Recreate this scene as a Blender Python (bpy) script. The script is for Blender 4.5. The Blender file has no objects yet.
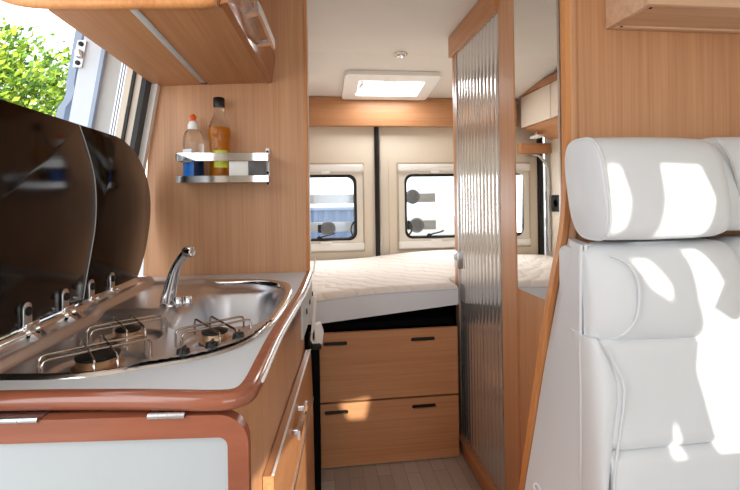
import bpy, bmesh, math, random
from mathutils import Vector, Matrix
random.seed(7)
PI = math.pi
SC = bpy.context.scene
COL = SC.collection

# ------------------------------------------------------------------ helpers
def lin(c):
    return tuple(((v/255.0)/12.92 if v/255.0 <= .04045 else ((v/255.0+.055)/1.055)**2.4) for v in c)

def newmat(name):
    m = bpy.data.materials.new(name); m.use_nodes = True
    nt = m.node_tree
    return m, nt, nt.nodes['Principled BSDF']

def plain(name, rgb, rough=.5, metal=0, spec=.5, bump=0, bscale=300, coat=0, trans=0, ior=1.45, var=.04, vscale=6):
    m, nt, b = newmat(name)
    tc = nt.nodes.new('ShaderNodeTexCoord')
    n = nt.nodes.new('ShaderNodeTexNoise'); n.inputs['Scale'].default_value = vscale; n.inputs['Detail'].default_value = 4
    nt.links.new(tc.outputs['Object'], n.inputs['Vector'])
    mx = nt.nodes.new('ShaderNodeMix'); mx.data_type = 'RGBA'
    l = lin(rgb)
    mx.inputs['A'].default_value = (*[v*(1-var) for v in l], 1); mx.inputs['B'].default_value = (*[min(1, v*(1+var)) for v in l], 1)
    nt.links.new(n.outputs['Fac'], mx.inputs['Factor']); nt.links.new(mx.outputs['Result'], b.inputs['Base Color'])
    b.inputs['Roughness'].default_value = rough; b.inputs['Metallic'].default_value = metal
    b.inputs['Specular IOR Level'].default_value = spec; b.inputs['IOR'].default_value = ior
    b.inputs['Transmission Weight'].default_value = trans; b.inputs['Coat Weight'].default_value = coat
    if bump:
        n2 = nt.nodes.new('ShaderNodeTexNoise'); n2.inputs['Scale'].default_value = bscale; n2.inputs['Detail'].default_value = 2
        nt.links.new(tc.outputs['Object'], n2.inputs['Vector'])
        bp = nt.nodes.new('ShaderNodeBump'); bp.inputs['Strength'].default_value = bump; bp.inputs['Distance'].default_value = .002
        nt.links.new(n2.outputs['Fac'], bp.inputs['Height']); nt.links.new(bp.outputs['Normal'], b.inputs['Normal'])
    return m

def wood(name, dark, light, axis='Z', rough=.38, fine=150, spec=.4):
    m, nt, b = newmat(name)
    tc = nt.nodes.new('ShaderNodeTexCoord')
    mp = nt.nodes.new('ShaderNodeMapping')
    sc = [fine, fine, fine]; sc['XYZ'.index(axis)] = 2.2
    mp.inputs['Scale'].default_value = sc
    nt.links.new(tc.outputs['Object'], mp.inputs['Vector'])
    n = nt.nodes.new('ShaderNodeTexNoise'); n.inputs['Scale'].default_value = 1; n.inputs['Detail'].default_value = 3; n.inputs['Roughness'].default_value = .6
    nt.links.new(mp.outputs['Vector'], n.inputs['Vector'])
    mp2 = nt.nodes.new('ShaderNodeMapping')
    s2 = [16, 16, 16]; s2['XYZ'.index(axis)] = .9
    mp2.inputs['Scale'].default_value = s2
    nt.links.new(tc.outputs['Object'], mp2.inputs['Vector'])
    n2 = nt.nodes.new('ShaderNodeTexNoise'); n2.inputs['Scale'].default_value = 1; n2.inputs['Detail'].default_value = 2
    nt.links.new(mp2.outputs['Vector'], n2.inputs['Vector'])
    ad = nt.nodes.new('ShaderNodeMix'); ad.data_type = 'FLOAT'; ad.inputs['Factor'].default_value = .42
    nt.links.new(n.outputs['Fac'], ad.inputs['A']); nt.links.new(n2.outputs['Fac'], ad.inputs['B'])
    r = nt.nodes.new('ShaderNodeValToRGB')
    r.color_ramp.elements[0].position = .33; r.color_ramp.elements[0].color = (*lin(dark), 1)
    r.color_ramp.elements[1].position = .66; r.color_ramp.elements[1].color = (*lin(light), 1)
    nt.links.new(ad.outputs['Result'], r.inputs['Fac']); nt.links.new(r.outputs['Color'], b.inputs['Base Color'])
    b.inputs['Roughness'].default_value = rough; b.inputs['Specular IOR Level'].default_value = spec
    return m

def obj(name, bm, mat, parent=None, smooth=40, recalc=True):
    """one mesh object; bm is in world coordinates, moved into the space of its root"""
    if recalc: bmesh.ops.recalc_face_normals(bm, faces=bm.faces[:])
    off = Vector((0, 0, 0)); p = parent
    while p is not None:
        off += p.location; p = p.parent
    if off.length: bmesh.ops.translate(bm, verts=bm.verts[:], vec=-off)
    me = bpy.data.meshes.new(name); bm.to_mesh(me); bm.free()
    if mat:
        for mm in (mat if isinstance(mat, (list, tuple)) else [mat]): me.materials.append(mm)
    if smooth:
        me.shade_smooth(); me.set_sharp_from_angle(angle=math.radians(smooth))
    o = bpy.data.objects.new(name, me); COL.objects.link(o)
    if parent: o.parent = parent
    return o

def thing(name, label, cat, loc=(0, 0, 0), group=None):
    o = bpy.data.objects.new(name, None); COL.objects.link(o); o.empty_display_size = .05
    o.location = loc; o['label'] = label; o['category'] = cat; o['kind'] = 'thing'
    if group: o['group'] = group
    return o

def struct(name, bm, mat, label=None, parent=None, smooth=40):
    o = obj(name, bm, mat, parent, smooth)
    if parent is None:
        o['kind'] = 'structure'; o['category'] = name.split('_')[0]
        if label: o['label'] = label
    return o

def B(): return bmesh.new()

def box(bm, x0, x1, y0, y1, z0, z1, bev=0, seg=2, mi=0):
    vs = [bm.verts.new((x, y, z)) for x in (x0, x1) for y in (y0, y1) for z in (z0, z1)]
    fs = [(0, 1, 3, 2), (4, 6, 7, 5), (0, 4, 5, 1), (2, 3, 7, 6), (0, 2, 6, 4), (1, 5, 7, 3)]
    faces = [bm.faces.new([vs[i] for i in f]) for f in fs]
    for f in faces: f.material_index = mi
    if bev:
        bmesh.ops.recalc_face_normals(bm, faces=faces)
        es = list({e for f in faces for e in f.edges})
        bmesh.ops.bevel(bm, geom=es, offset=bev, segments=seg, profile=.5, affect='EDGES')
    return bm

def prism(bm, pts, f, lo, hi, bev=0, seg=2):
    """closed 2D polygon pts extruded between lo and hi; f(u, v, w) -> xyz"""
    n = len(pts)
    a = [bm.verts.new(f(u, v, lo)) for u, v in pts]; b = [bm.verts.new(f(u, v, hi)) for u, v in pts]
    fa = bm.faces.new(a); fb = bm.faces.new(b[::-1]); faces = [fa, fb]
    for i in range(n):
        j = (i+1) % n
        faces.append(bm.faces.new((a[j], a[i], b[i], b[j])))
    if bev:
        bmesh.ops.recalc_face_normals(bm, faces=faces)
        es = list(set(fa.edges) | set(fb.edges))
        bmesh.ops.bevel(bm, geom=es, offset=bev, segments=seg, profile=.5, affect='EDGES')
    return bm

FXY = lambda u, v, w: (u, v, w)
FXZ = lambda u, v, w: (u, w, v)
FYZ = lambda u, v, w: (w, u, v)

def plate(bm, outer, holes, f, lo, hi):
    """flat plate with holes, extruded between lo and hi"""
    loops = [outer]+list(holes)
    edges = []; rings = []
    for lp in loops:
        vs = [bm.verts.new(f(u, v, lo)) for u, v in lp]
        rings.append(vs)
        for i in range(len(vs)): edges.append(bm.edges.new((vs[i], vs[(i+1) % len(vs)])))
    r = bmesh.ops.triangle_fill(bm, use_beauty=True, use_dissolve=False, edges=edges)
    faces = [g for g in r['geom'] if isinstance(g, bmesh.types.BMFace)]
    mp = {}
    for lp, vs in zip(loops, rings):
        for (u, v), a in zip(lp, vs): mp[a] = bm.verts.new(f(u, v, hi))
    for fc in faces: bm.faces.new([mp[v] for v in reversed(fc.verts[:])])
    for vs in rings:
        for i in range(len(vs)):
            a, c = vs[i], vs[(i+1) % len(vs)]
            bm.faces.new((a, c, mp[c], mp[a]))
    return bm

def frames(pts, closed=False):
    n = len(pts); P = [Vector(p) for p in pts]; T = []
    for i in range(n):
        if closed: t = P[(i+1) % n]-P[i-1]
        else: t = P[min(i+1, n-1)]-P[max(i-1, 0)]
        T.append(t.normalized())
    up = Vector((0, 0, 1)) if abs(T[0].z) < .9 else Vector((1, 0, 0))
    N = []
    nrm = (up-T[0]*up.dot(T[0])).normalized()
    for t in T:
        nrm = (nrm-t*nrm.dot(t)).normalized(); N.append(nrm)
    return P, T, N

def tube(bm, pts, r, seg=10, closed=False, sx=1):
    P, T, N = frames(pts, closed); n = len(P); rings = []
    for i in range(n):
        rr = r[i] if isinstance(r, (list, tuple)) else r
        b = T[i].cross(N[i])
        rings.append([bm.verts.new(P[i]+N[i]*rr*math.cos(2*PI*k/seg)+b*rr*sx*math.sin(2*PI*k/seg)) for k in range(seg)])
    for i in range(n if closed else n-1):
        a, c = rings[i], rings[(i+1) % n]
        for k in range(seg): bm.faces.new((a[k], a[(k+1) % seg], c[(k+1) % seg], c[k]))
    if not closed:
        bm.faces.new(rings[0][::-1]); bm.faces.new(rings[-1])
    return bm

def loft(bm, rings, caps=True, closed=True):
    R = [[bm.verts.new(p) for p in ring] for ring in rings]
    n = len(R[0])
    for a, c in zip(R, R[1:]):
        for k in range(n if closed else n-1): bm.faces.new((a[k], a[(k+1) % n], c[(k+1) % n], c[k]))
    if caps:
        bm.faces.new(R[0][::-1]); bm.faces.new(R[-1])
    return bm

def lathe(bm, prof, c, seg=24, axis=(0, 0, 1)):
    """prof: (radius, height) along axis from point c"""
    ax = Vector(axis).normalized(); u = ax.orthogonal().normalized(); v = ax.cross(u); c = Vector(c)
    rings = [[c+ax*h+(u*math.cos(2*PI*k/seg)+v*math.sin(2*PI*k/seg))*max(r, 1e-4) for k in range(seg)] for r, h in prof]
    return loft(bm, rings)

def spline(pts, n=6, closed=False):
    P = [Vector(p) for p in pts]; out = []; m = len(P)
    for i in range(m if closed else m-1):
        p1, p2 = P[i], P[(i+1) % m]
        p0 = P[i-1] if (closed or i > 0) else p1*2-p2
        p3 = P[(i+2) % m] if (closed or i+2 < m) else p2*2-p1
        for k in range(n):
            t = k/n
            out.append(.5*((2*p1)+(p2-p0)*t+(2*p0-5*p1+4*p2-p3)*t*t+(3*p1-p0-3*p2+p3)*t**3))
    if not closed: out.append(P[-1])
    return out

def rrect(x0, x1, y0, y1, r, n=6):
    out = []
    for cx, cy, a in ((x1-r, y1-r, 0), (x0+r, y1-r, PI/2), (x0+r, y0+r, PI), (x1-r, y0+r, 1.5*PI)):
        for k in range(n+1):
            t = a+PI/2*k/n; out.append((cx+r*math.cos(t), cy+r*math.sin(t)))
    return out

def ring_prism(bm, outer, inner, f, lo, hi, bev=0):
    """a frame between two loops of the same length"""
    n = len(outer)
    A = [bm.verts.new(f(u, v, lo)) for u, v in outer]; Bv = [bm.verts.new(f(u, v, hi)) for u, v in outer]
    Cc = [bm.verts.new(f(u, v, lo)) for u, v in inner]; D = [bm.verts.new(f(u, v, hi)) for u, v in inner]
    for i in range(n):
        j = (i+1) % n
        bm.faces.new((A[i], A[j], Bv[j], Bv[i])); bm.faces.new((Cc[j], Cc[i], D[i], D[j]))
        bm.faces.new((Bv[i], Bv[j], D[j], D[i])); bm.faces.new((A[j], A[i], Cc[i], Cc[j]))
    if bev:
        es = [e for e in bm.edges if len(e.link_faces) == 2 and e.calc_face_angle(0) > 1.2]
        bmesh.ops.bevel(bm, geom=es, offset=bev, segments=3, profile=.5, affect='EDGES')
    return bm

# ------------------------------------------------------------------ materials
WD, WL = (192, 139, 100), (214, 163, 122)
M = {}
M['wood_z'] = wood('oak_vertical', WD, WL, 'Z')
M['wood_x'] = wood('oak_along_x', (182, 126, 84), (204, 150, 108), 'X')
M['wood_y'] = wood('oak_along_y', (180, 122, 80), (202, 146, 102), 'Y')
M['wood_gloss'] = wood('oak_lacquered', (150, 92, 54), (178, 116, 72), 'Y', rough=.18, spec=.6)
M['wood_edge'] = wood('oak_edge', (196, 126, 72), (222, 156, 98), 'Z')
M['trim_brown'] = wood('redbrown_edge', (146, 84, 62), (164, 98, 74), 'X', rough=.13, spec=.6, fine=60)
M['pine'] = wood('pine_raw', (208, 164, 130), (228, 194, 164), 'X', rough=.6, fine=60)
M['laminate'] = plain('grey_laminate', (218, 224, 230), .35, bump=.05, bscale=500)
M['flap_grey'] = plain('flap_laminate', (188, 194, 198), .4, bump=.05, bscale=500)
M['steel'] = plain('brushed_steel', (222, 224, 230), .34, metal=1, bump=.02, bscale=900)
M['steel_lip'] = plain('polished_steel', (222, 218, 214), .14, metal=1)
M['wire'] = plain('steel_wire', (190, 178, 168), .2, metal=1)
M['chrome'] = plain('chrome', (225, 226, 230), .06, metal=1)
M['alu'] = plain('aluminium', (205, 205, 208), .3, metal=1)
M['brass'] = plain('burner_brass', (205, 170, 135), .3, metal=1)
M['black'] = plain('black_plastic', (16, 15, 15), .4)
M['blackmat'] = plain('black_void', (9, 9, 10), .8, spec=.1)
M['rubber'] = plain('dark_rubber', (38, 36, 36), .55)
M['lid'] = plain('smoked_glass', (19, 12, 9), .11, spec=.2)
M['mirror'] = plain('mirror_glass', (240, 240, 238), .015, metal=1, var=.0)
M['ribbed'] = plain('ribbed_acrylic', (214, 214, 214), .14, metal=.75)
M['leather'] = plain('white_leather', (225, 229, 233), .45, bump=.12, bscale=420)
M['leather_seam'] = plain('leather_seam', (206, 206, 208), .5)
M['shell'] = plain('seat_shell', (214, 217, 222), .5)
M['thread'] = plain('pale_thread', (250, 252, 255), .4)
M['ceil'] = plain('ceiling_lining', (222, 214, 205), .8, bump=.15, bscale=200)
M['wallpaint'] = plain('cream_lining', (226, 216, 202), .7)
M['cream'] = plain('cream_door', (226, 214, 196), .55)
M['cream_gloss'] = plain('cream_gloss', (232, 220, 206), .12)
M['white'] = plain('white_plastic', (240, 238, 234), .4)
M['winframe'] = plain('window_frame_plastic', (226, 220, 208), .45)
M['joint'] = plain('frame_joint', (196, 178, 156), .6)
M['body_white'] = plain('van_paint', (226, 234, 244), .3)
M['body_shade'] = plain('van_paint_shaded', (168, 184, 208), .35)  # the white van paint with bluish shade put into its colour
M['seal_grey'] = plain('grey_trim', (196, 196, 194), .6)
M['socket'] = plain('socket_black', (20, 20, 22), .4)

def floor_mat():
    m, nt, b = newmat('strip_floor')
    tc = nt.nodes.new('ShaderNodeTexCoord')
    mp = nt.nodes.new('ShaderNodeMapping'); mp.inputs['Rotation'].default_value = (0, 0, PI/2); mp.inputs['Scale'].default_value = (1, 1, 1)
    nt.links.new(tc.outputs['Object'], mp.inputs['Vector'])
    br = nt.nodes.new('ShaderNodeTexBrick'); br.inputs['Scale'].default_value = 1
    br.inputs['Brick Width'].default_value = .42; br.inputs['Row Height'].default_value = .062; br.inputs['Mortar Size'].default_value = .0012
    br.inputs['Color1'].default_value = (*lin((184, 168, 156)), 1); br.inputs['Color2'].default_value = (*lin((206, 194, 184)), 1)
    br.inputs['Mortar'].default_value = (*lin((150, 136, 126)), 1)
    nt.links.new(mp.outputs['Vector'], br.inputs['Vector'])
    n = nt.nodes.new('ShaderNodeTexNoise'); mp2 = nt.nodes.new('ShaderNodeMapping'); mp2.inputs['Scale'].default_value = (140, 4, 1)
    nt.links.new(tc.outputs['Object'], mp2.inputs['Vector']); nt.links.new(mp2.outputs['Vector'], n.inputs['Vector']); n.inputs['Scale'].default_value = 1
    mx = nt.nodes.new('ShaderNodeMix'); mx.data_type = 'RGBA'; mx.blend_type = 'MULTIPLY'; mx.inputs['Factor'].default_value = .25
    nt.links.new(br.outputs['Color'], mx.inputs['A']); nt.links.new(n.outputs['Color'], mx.inputs['B'])
    nt.links.new(mx.outputs['Result'], b.inputs['Base Color']); b.inputs['Roughness'].default_value = .45
    return m
M['floor'] = floor_mat()

def mattress_mat():
    m, nt, b = newmat('quilted_cover')
    tc = nt.nodes.new('ShaderNodeTexCoord')
    v = nt.nodes.new('ShaderNodeTexVoronoi'); v.feature = 'SMOOTH_F1'; v.inputs['Scale'].default_value = 9
    mp = nt.nodes.new('ShaderNodeMapping'); mp.inputs['Scale'].default_value = (1, .8, .2)
    nt.links.new(tc.outputs['Object'], mp.inputs['Vector']); nt.links.new(mp.outputs['Vector'], v.inputs['Vector'])
    w = nt.nodes.new('ShaderNodeTexWave'); w.wave_type = 'BANDS'; w.bands_direction = 'DIAGONAL'; w.inputs['Scale'].default_value = 6; w.inputs['Distortion'].default_value = 5; w.inputs['Detail'].default_value = 1; w.inputs['Detail Scale'].default_value = 2.2
    nt.links.new(mp.outputs['Vector'], w.inputs['Vector'])
    ml = nt.nodes.new('ShaderNodeMath'); ml.operation = 'POWER'; ml.inputs[1].default_value = .4
    nt.links.new(w.outputs['Fac'], ml.inputs[0])
    bp = nt.nodes.new('ShaderNodeBump'); bp.inputs['Strength'].default_value = .45; bp.inputs['Distance'].default_value = .014
    nt.links.new(ml.outputs['Value'], bp.inputs['Height']); nt.links.new(bp.outputs['Normal'], b.inputs['Normal'])
    b.inputs['Base Color'].default_value = (*lin((238, 230, 222)), 1); b.inputs['Roughness'].default_value = .8
    return m
M['quilt'] = mattress_mat()
M['matt_side'] = plain('mattress_side', (222, 226, 232), .8)

def clear(name, rgb, rough=.04, ior=1.2, trans=1):
    m, nt, b = newmat(name)
    n = nt.nodes.new('ShaderNodeTexNoise'); n.inputs['Scale'].default_value = 3
    b.inputs['Base Color'].default_value = (*lin(rgb), 1); b.inputs['Roughness'].default_value = rough
    b.inputs['Transmission Weight'].default_value = trans; b.inputs['IOR'].default_value = ior
    return m
M['clear'] = clear('clear_plastic', (244, 246, 244), ior=1.33)
M['amber'] = clear('amber_soap', (255, 160, 22), ior=1.2, trans=.45)
M['bluesoap'] = clear('blue_soap', (40, 80, 150), ior=1.2, trans=.6)

def window_glass():
    m = bpy.data.materials.new('window_glass'); m.use_nodes = True; nt = m.node_tree
    nt.nodes.remove(nt.nodes['Principled BSDF'])
    out = nt.nodes['Material Output']
    t = nt.nodes.new('ShaderNodeBsdfTransparent'); t.inputs['Color'].default_value = (.94, .96, .97, 1)
    g = nt.nodes.new('ShaderNodeBsdfGlossy'); g.inputs['Roughness'].default_value = .02
    fr = nt.nodes.new('ShaderNodeFresnel'); fr.inputs['IOR'].default_value = 1.3
    mx = nt.nodes.new('ShaderNodeMixShader')
    nt.links.new(fr.outputs['Fac'], mx.inputs['Fac']); nt.links.new(t.outputs[0], mx.inputs[1]); nt.links.new(g.outputs[0], mx.inputs[2])
    nt.links.new(mx.outputs[0], out.inputs['Surface'])
    return m
M['glass'] = window_glass()

def opal():
    m = bpy.data.materials.new('opal_pane'); m.use_nodes = True; nt = m.node_tree
    nt.nodes.remove(nt.nodes['Principled BSDF']); out = nt.nodes['Material Output']
    t = nt.nodes.new('ShaderNodeBsdfTransparent'); t.inputs['Color'].default_value = (1, 1, 1, 1)
    g = nt.nodes.new('ShaderNodeBsdfTranslucent'); g.inputs['Color'].default_value = (.95, .96, .97, 1)
    n = nt.nodes.new('ShaderNodeTexNoise'); n.inputs['Scale'].default_value = 4
    mx = nt.nodes.new('ShaderNodeMixShader'); mx.inputs['Fac'].default_value = .5
    nt.links.new(t.outputs[0], mx.inputs[1]); nt.links.new(g.outputs[0], mx.inputs[2]); nt.links.new(mx.outputs[0], out.inputs['Surface'])
    return m
M['opal'] = opal()

def label_mat(name, colours, scale):
    m, nt, b = newmat(name)
    tc = nt.nodes.new('ShaderNodeTexCoord'); v = nt.nodes.new('ShaderNodeTexNoise'); v.inputs['Scale'].default_value = scale
    v.inputs['Detail'].default_value = 0
    nt.links.new(tc.outputs['Object'], v.inputs['Vector'])
    r = nt.nodes.new('ShaderNodeValToRGB'); r.color_ramp.interpolation = 'CONSTANT'
    while len(r.color_ramp.elements) < len(colours): r.color_ramp.elements.new(.5)
    for i, c in enumerate(colours):
        r.color_ramp.elements[i].position = .3+.4*i/len(colours) if i else 0; r.color_ramp.elements[i].color = (*lin(c), 1)
    nt.links.new(v.outputs['Fac'], r.inputs['Fac']); nt.links.new(r.outputs['Color'], b.inputs['Base Color'])
    b.inputs['Roughness'].default_value = .3
    return m

# ------------------------------------------------------------------ the setting
CEIL = 2.0
def ceil_z(y): return CEIL if y < 2.4 else CEIL-(y-2.4)*.131
struct('floor', box(B(), -.85, 1.47, -1.5, 3.16, -.05, 0), M['floor'], 'grey beige strip floor of the van aisle')
struct('ceiling', box(B(), -.85, 1.5, -1.5, 2.4, CEIL, CEIL+.04), M['ceil'], 'pale grey lined van ceiling')
bm = B()
plate(bm, [(-.85, 2.4), (1.5, 2.4), (1.5, 3.16), (-.85, 3.16)], [[(.27, 2.70), (.70, 2.70), (.70, 2.965), (.27, 2.965)]],
      lambda u, v, w: (u, v, ceil_z(v)+w), 0, .04)
struct('ceiling_slope', bm, M['ceil'], 'sloping rear ceiling around the roof hatch', smooth=0)

SUN = Vector((-.35, 1, -.30)).normalized()
def back_to_x(p, X):
    s = (p[0]-X)/SUN.x; q = Vector(p)-SUN*s; return (q.y, q.z)
def back_to_y(p, Y):
    s = (p[1]-Y)/SUN.y; q = Vector(p)-SUN*s; return (q.x, q.z)
# right side wall with added openings shaped to throw the sun patches on the seat
seat_y = .93
hr_a = [(.655, 1.274), (.697, 1.272), (.708, 1.189), (.69, 1.121), (.64, 1.10)]
hr_b = [(.785, 1.274), (.903, 1.27), (.925, 1.19), (.90, 1.105), (.755, 1.10), (.78, 1.19)]
up_a = [(.70, 1.055), (.76, 1.05), (.80, .985), (.80, .94), (.735, .985)]
big = [(.84, 1.07), (.90, 1.075), (.935, .99), (.90, .93), (.955, .90), (1.0, .99), (1.13, 1.0), (1.13, .60), (.865, .605), (.848, .79), (.872, .87), (.85, .95)]
small = [(.768, .69), (.784, .69), (.80, .60), (.75, .60)]
holes = []
for h in (hr_a, hr_b, up_a, big, small):
    holes.append([back_to_x((x, seat_y, z), 1.45) for x, z in h])
bm = B(); plate(bm, [(-1.5, 0), (3.16, 0), (3.16, CEIL), (-1.5, CEIL)], holes, FYZ, 1.45, 1.47)
struct('wall_right', bm, M['wallpaint'], 'right side wall of the van with added openings shaped for the seat sun patches', smooth=0)
# cab front wall with the windscreen opening and an added hole shaping the drawer sun patch
bm = B(); plate(bm, [(-.85, 0), (1.45, 0), (1.45, CEIL), (-.85, CEIL)],
                [[(-.45, .80), (.98, .80), (.98, 1.385), (.30, 1.40), (-.45, 1.40)],
                 [back_to_y(p, -1.5) for p in ((.088, 1.97, .292), (.233, 1.97, .313), (.209, 1.97, .215), (.132, 1.97, .217))]],
                FXZ, -1.52, -1.5)
struct('wall_front', bm, M['wallpaint'], 'cab front wall with the windscreen opening and an added hole for the drawer sun patch', smooth=0)
# left wall: solid ahead of the sliding door opening, and lined behind the kitchen
struct('wall_left', box(B(), -.87, -.85, -1.5, -.2, 0, CEIL), M['wallpaint'], 'left side wall ahead of the sliding door')
struct('wall_rear_left', box(B(), -.46, -.335, 1.70, 3.12, 0, 1.98), M['cream'], 'cream lined left wall beside the bed')

# sliding door jamb (seen through the opening behind the smoked lid)
def lean(u, v, w): return (u+(w-1.5)*.183, v, w)
bm = B(); prism(bm, [(-.80, 1.56), (-.735, 1.56), (-.735, 1.62), (-.80, 1.62)], lean, 0, CEIL)
jamb = struct('trim_1', bm, M['body_white'], 'white painted sliding door jamb beyond the smoked lid', smooth=0)
def jpart(name, x0, x1, y0, y1, mat, z0=.5, z1=CEIL):
    b = B(); prism(b, [(x0, y0), (x1, y0), (x1, y1), (x0, y1)], lean, z0, z1)
    return obj(name, b, mat, jamb, 0)
# stepped outer flange
bm = B()
for dx, yy in ((0, 1.575), (.014, 1.566)):
    prev = None
    path = [(-.848+dx, .5), (-.848+dx, 1.52), (-.834+dx, 1.545), (-.830+dx, 1.575), (-.836+dx, 1.60), (-.838+dx, CEIL)]
    R = []
    for x, z in path:
        xx = x+(z-1.5)*.183-.002
        R.append([(xx, yy, z), (xx+.015, yy, z), (xx+.02, yy+.04, z), (xx, yy+.04, z)])
    loft(bm, R)
obj('door_flange', bm, M['body_shade'], jamb, 0)
jpart('shadow_groove', -.736, -.724, 1.553, 1.60, M['body_shade'])  # strip in the shaded paint tone, painting the groove's shadow
jpart('inner_panel', -.724, -.664, 1.57, 1.62, M['seal_grey'])
for k in range(3): jpart('seal_lip', -.664+.008*k, -.659+.008*k, 1.55, 1.6, M['alu'])
jpart('cream_strip', -.640, -.620, 1.545, 1.61, M['cream'])
jpart('black_seal', -.620, -.611, 1.54, 1.6, M['black'])
jpart('cream_strip', -.611, -.590, 1.55, 1.6, M['wallpaint'])
jpart('black_seal', -.590, -.574, 1.545, 1.6, M['black'])
jpart('cream_strip', -.574, -.554, 1.59, 1.618, M['white'])
# striker plate
bm = B(); prism(bm, rrect(-.8075, -.780, 1.648, 1.738, .004), lambda u, v, w: (u+(v-1.69)*.183+.028, w, v), 1.552, 1.562)
sp = obj('striker_plate', bm, M['alu'], jamb)
bm = B()
for z in (1.663, 1.725):
    bm = B(); lathe(bm, [(.008, 0), (.008, .003), (.004, .005), (.001, .005)], (-.766+(z-1.69)*.183, 1.552, z), 12, (0, -1, 0)); obj('screw', bm, M['rubber'], sp)
bm = B(); box(bm, -.775, -.755, 1.538, 1.555, 1.678, 1.706, .006); obj('striker_bolt', bm, M['steel_lip'], sp)

# ------------------------------------------------------------------ rear doors with windows
YD = 3.12
def rear_door(n, x0, x1, wx0, wx1, name, label, catch_side):
    wz0, wz1 = .915, 1.373
    hole = rrect(wx0, wx1, wz0, wz1, .055, 6)
    bm = B(); plate(bm, [(x0, .45), (x1, .45), (x1, 1.93), (x0, 1.93)], [hole], FXZ, YD, YD+.04)
    d = struct('door_%d' % n, bm, M['cream'], label, smooth=30)
    # raised lining panel round the window
    h2 = rrect(wx0-.012, wx1+.012, wz0-.012, wz1+.012, .06, 6)
    bm = B(); plate(bm, rrect(wx0-.115, wx1+.115, .62, 1.50, .03, 4), [h2], FXZ, YD-.007, YD); obj('lining_panel', bm, M['cream'], d, 30)
    w = obj('window_frame', ring_prism(B(), rrect(wx0-.045, wx1+.045, wz0-.045, wz1+.07, .008, 6), rrect(wx0-.004, wx1+.004, wz0-.004, wz1+.004, .055, 6), FXZ, YD-.022, YD-.006), M['winframe'], d, 30)
    obj('frame_joint', ring_prism(B(), rrect(wx0-.058, wx1+.058, wz0-.088, wz1+.088, .008, 4), rrect(wx0-.050, wx1+.050, wz0-.080, wz1+.080, .006, 4), FXZ, YD-.012, YD-.005), M['joint'], d, 30)
    bm = B(); box(bm, wx0-.052, wx1+.052, YD-.04, YD-.008, 1.392, 1.447, .012, 3); obj('blind_cassette', bm, M['white'], w)
    bm = B(); box(bm, wx0-.052, wx1+.052, YD-.036, YD-.008, .842, .893, .01, 3); obj('blind_cassette', bm, M['white'], w)
    bm = B(); ring_prism(bm, rrect(wx0-.004, wx1+.004, wz0-.004, wz1+.004, .058, 6), rrect(wx0+.014, wx1-.014, wz0+.012, wz1-.014, .05, 6), FXZ, YD-.012, YD+.05)
    obj('rubber_seal', bm, M['rubber'], w, 30)
    bm = B(); prism(bm, rrect(wx0+.01, wx1-.01, wz0+.01, wz1-.01, .05, 6), FXZ, YD+.03, YD+.034); obj('pane', bm, M['glass'], w, 30)
    cx = (wx0+wx1)/2
    bm = B(); box(bm, cx-.03, cx+.03, YD-.05, YD-.02, 1.380, 1.398, .004); obj('blind_catch', bm, M['white'], w)
    bm = B(); box(bm, cx-.04, cx+.04, YD-.046, YD-.02, .888, .905, .004); obj('blind_catch', bm, M['white'], w)
    bm = B(); tube(bm, spline([(cx-.05, YD-.02, .93), (cx-.02, YD-.03, .945), (cx+.03, YD-.03, .955), (cx+.06, YD-.025, .965)], 4), .006, 8)
    lathe(bm, [(.016, 0), (.018, .006), (.012, .014), (.001, .015)], (cx-.045, YD-.016, .93), 14, (0, -1, 0)); obj('window_latch', bm, M['black'], w)
    sx = wx1-.02 if catch_side > 0 else wx0+.02
    bm = B(); tube(bm, spline([(sx, YD-.02, .935), (sx-catch_side*.02, YD-.035, .97), (sx-catch_side*.018, YD-.035, 1.01), (sx, YD-.02, 1.04)], 5), .007, 8); obj('stay_arm', bm, M['black'], w)
    return d
rear_door(1, -.272, .425, -.15, .283, 'left', 'cream left rear door with a framed window over the bed', 1)
rear_door(2, .455, 1.44, .634, 1.07, 'right', 'cream right rear door with a framed window over the bed', -1)
bm = B(); tube(bm, [(.438, YD-.012, .6), (.438, YD-.012, 1.75)], .021, 14)
gk = struct('trim_2', bm, M['black'], 'black sealing strip between the two rear doors')
bm = B(); tube(bm, [(.452, YD-.03, .6), (.452, YD-.03, 1.75)], .005, 8); obj('highlight_bead', bm, M['alu'], gk)  # bright tube added as the highlight along the black strip
struct('trim_3', box(B(), -.305, -.274, YD-.03, YD+.04, .45, 1.93), M['rubber'], 'dark hinge gap beside the left rear door')
struct('wall_rear', plate(B(), [(-.46, 0), (1.47, 0), (1.47, .45), (-.46, .45)], [], FXZ, YD, YD+.04), M['cream'], 'cream rear wall below the doors', smooth=0)
bm = B(); box(bm, -.09, 1.44, 3.045, 3.10, 1.712, ceil_z(3.07)-.001, .004)
struct('trim_4', bm, M['wood_x'], 'wood cornice board above the rear doors')
bm = B(); box(bm, -.333, -.10, 3.02, 3.085, 1.515, 1.59, .004)
struct('trim_5', bm, M['wood_x'], 'short wood rail below the overbed locker')

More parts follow.
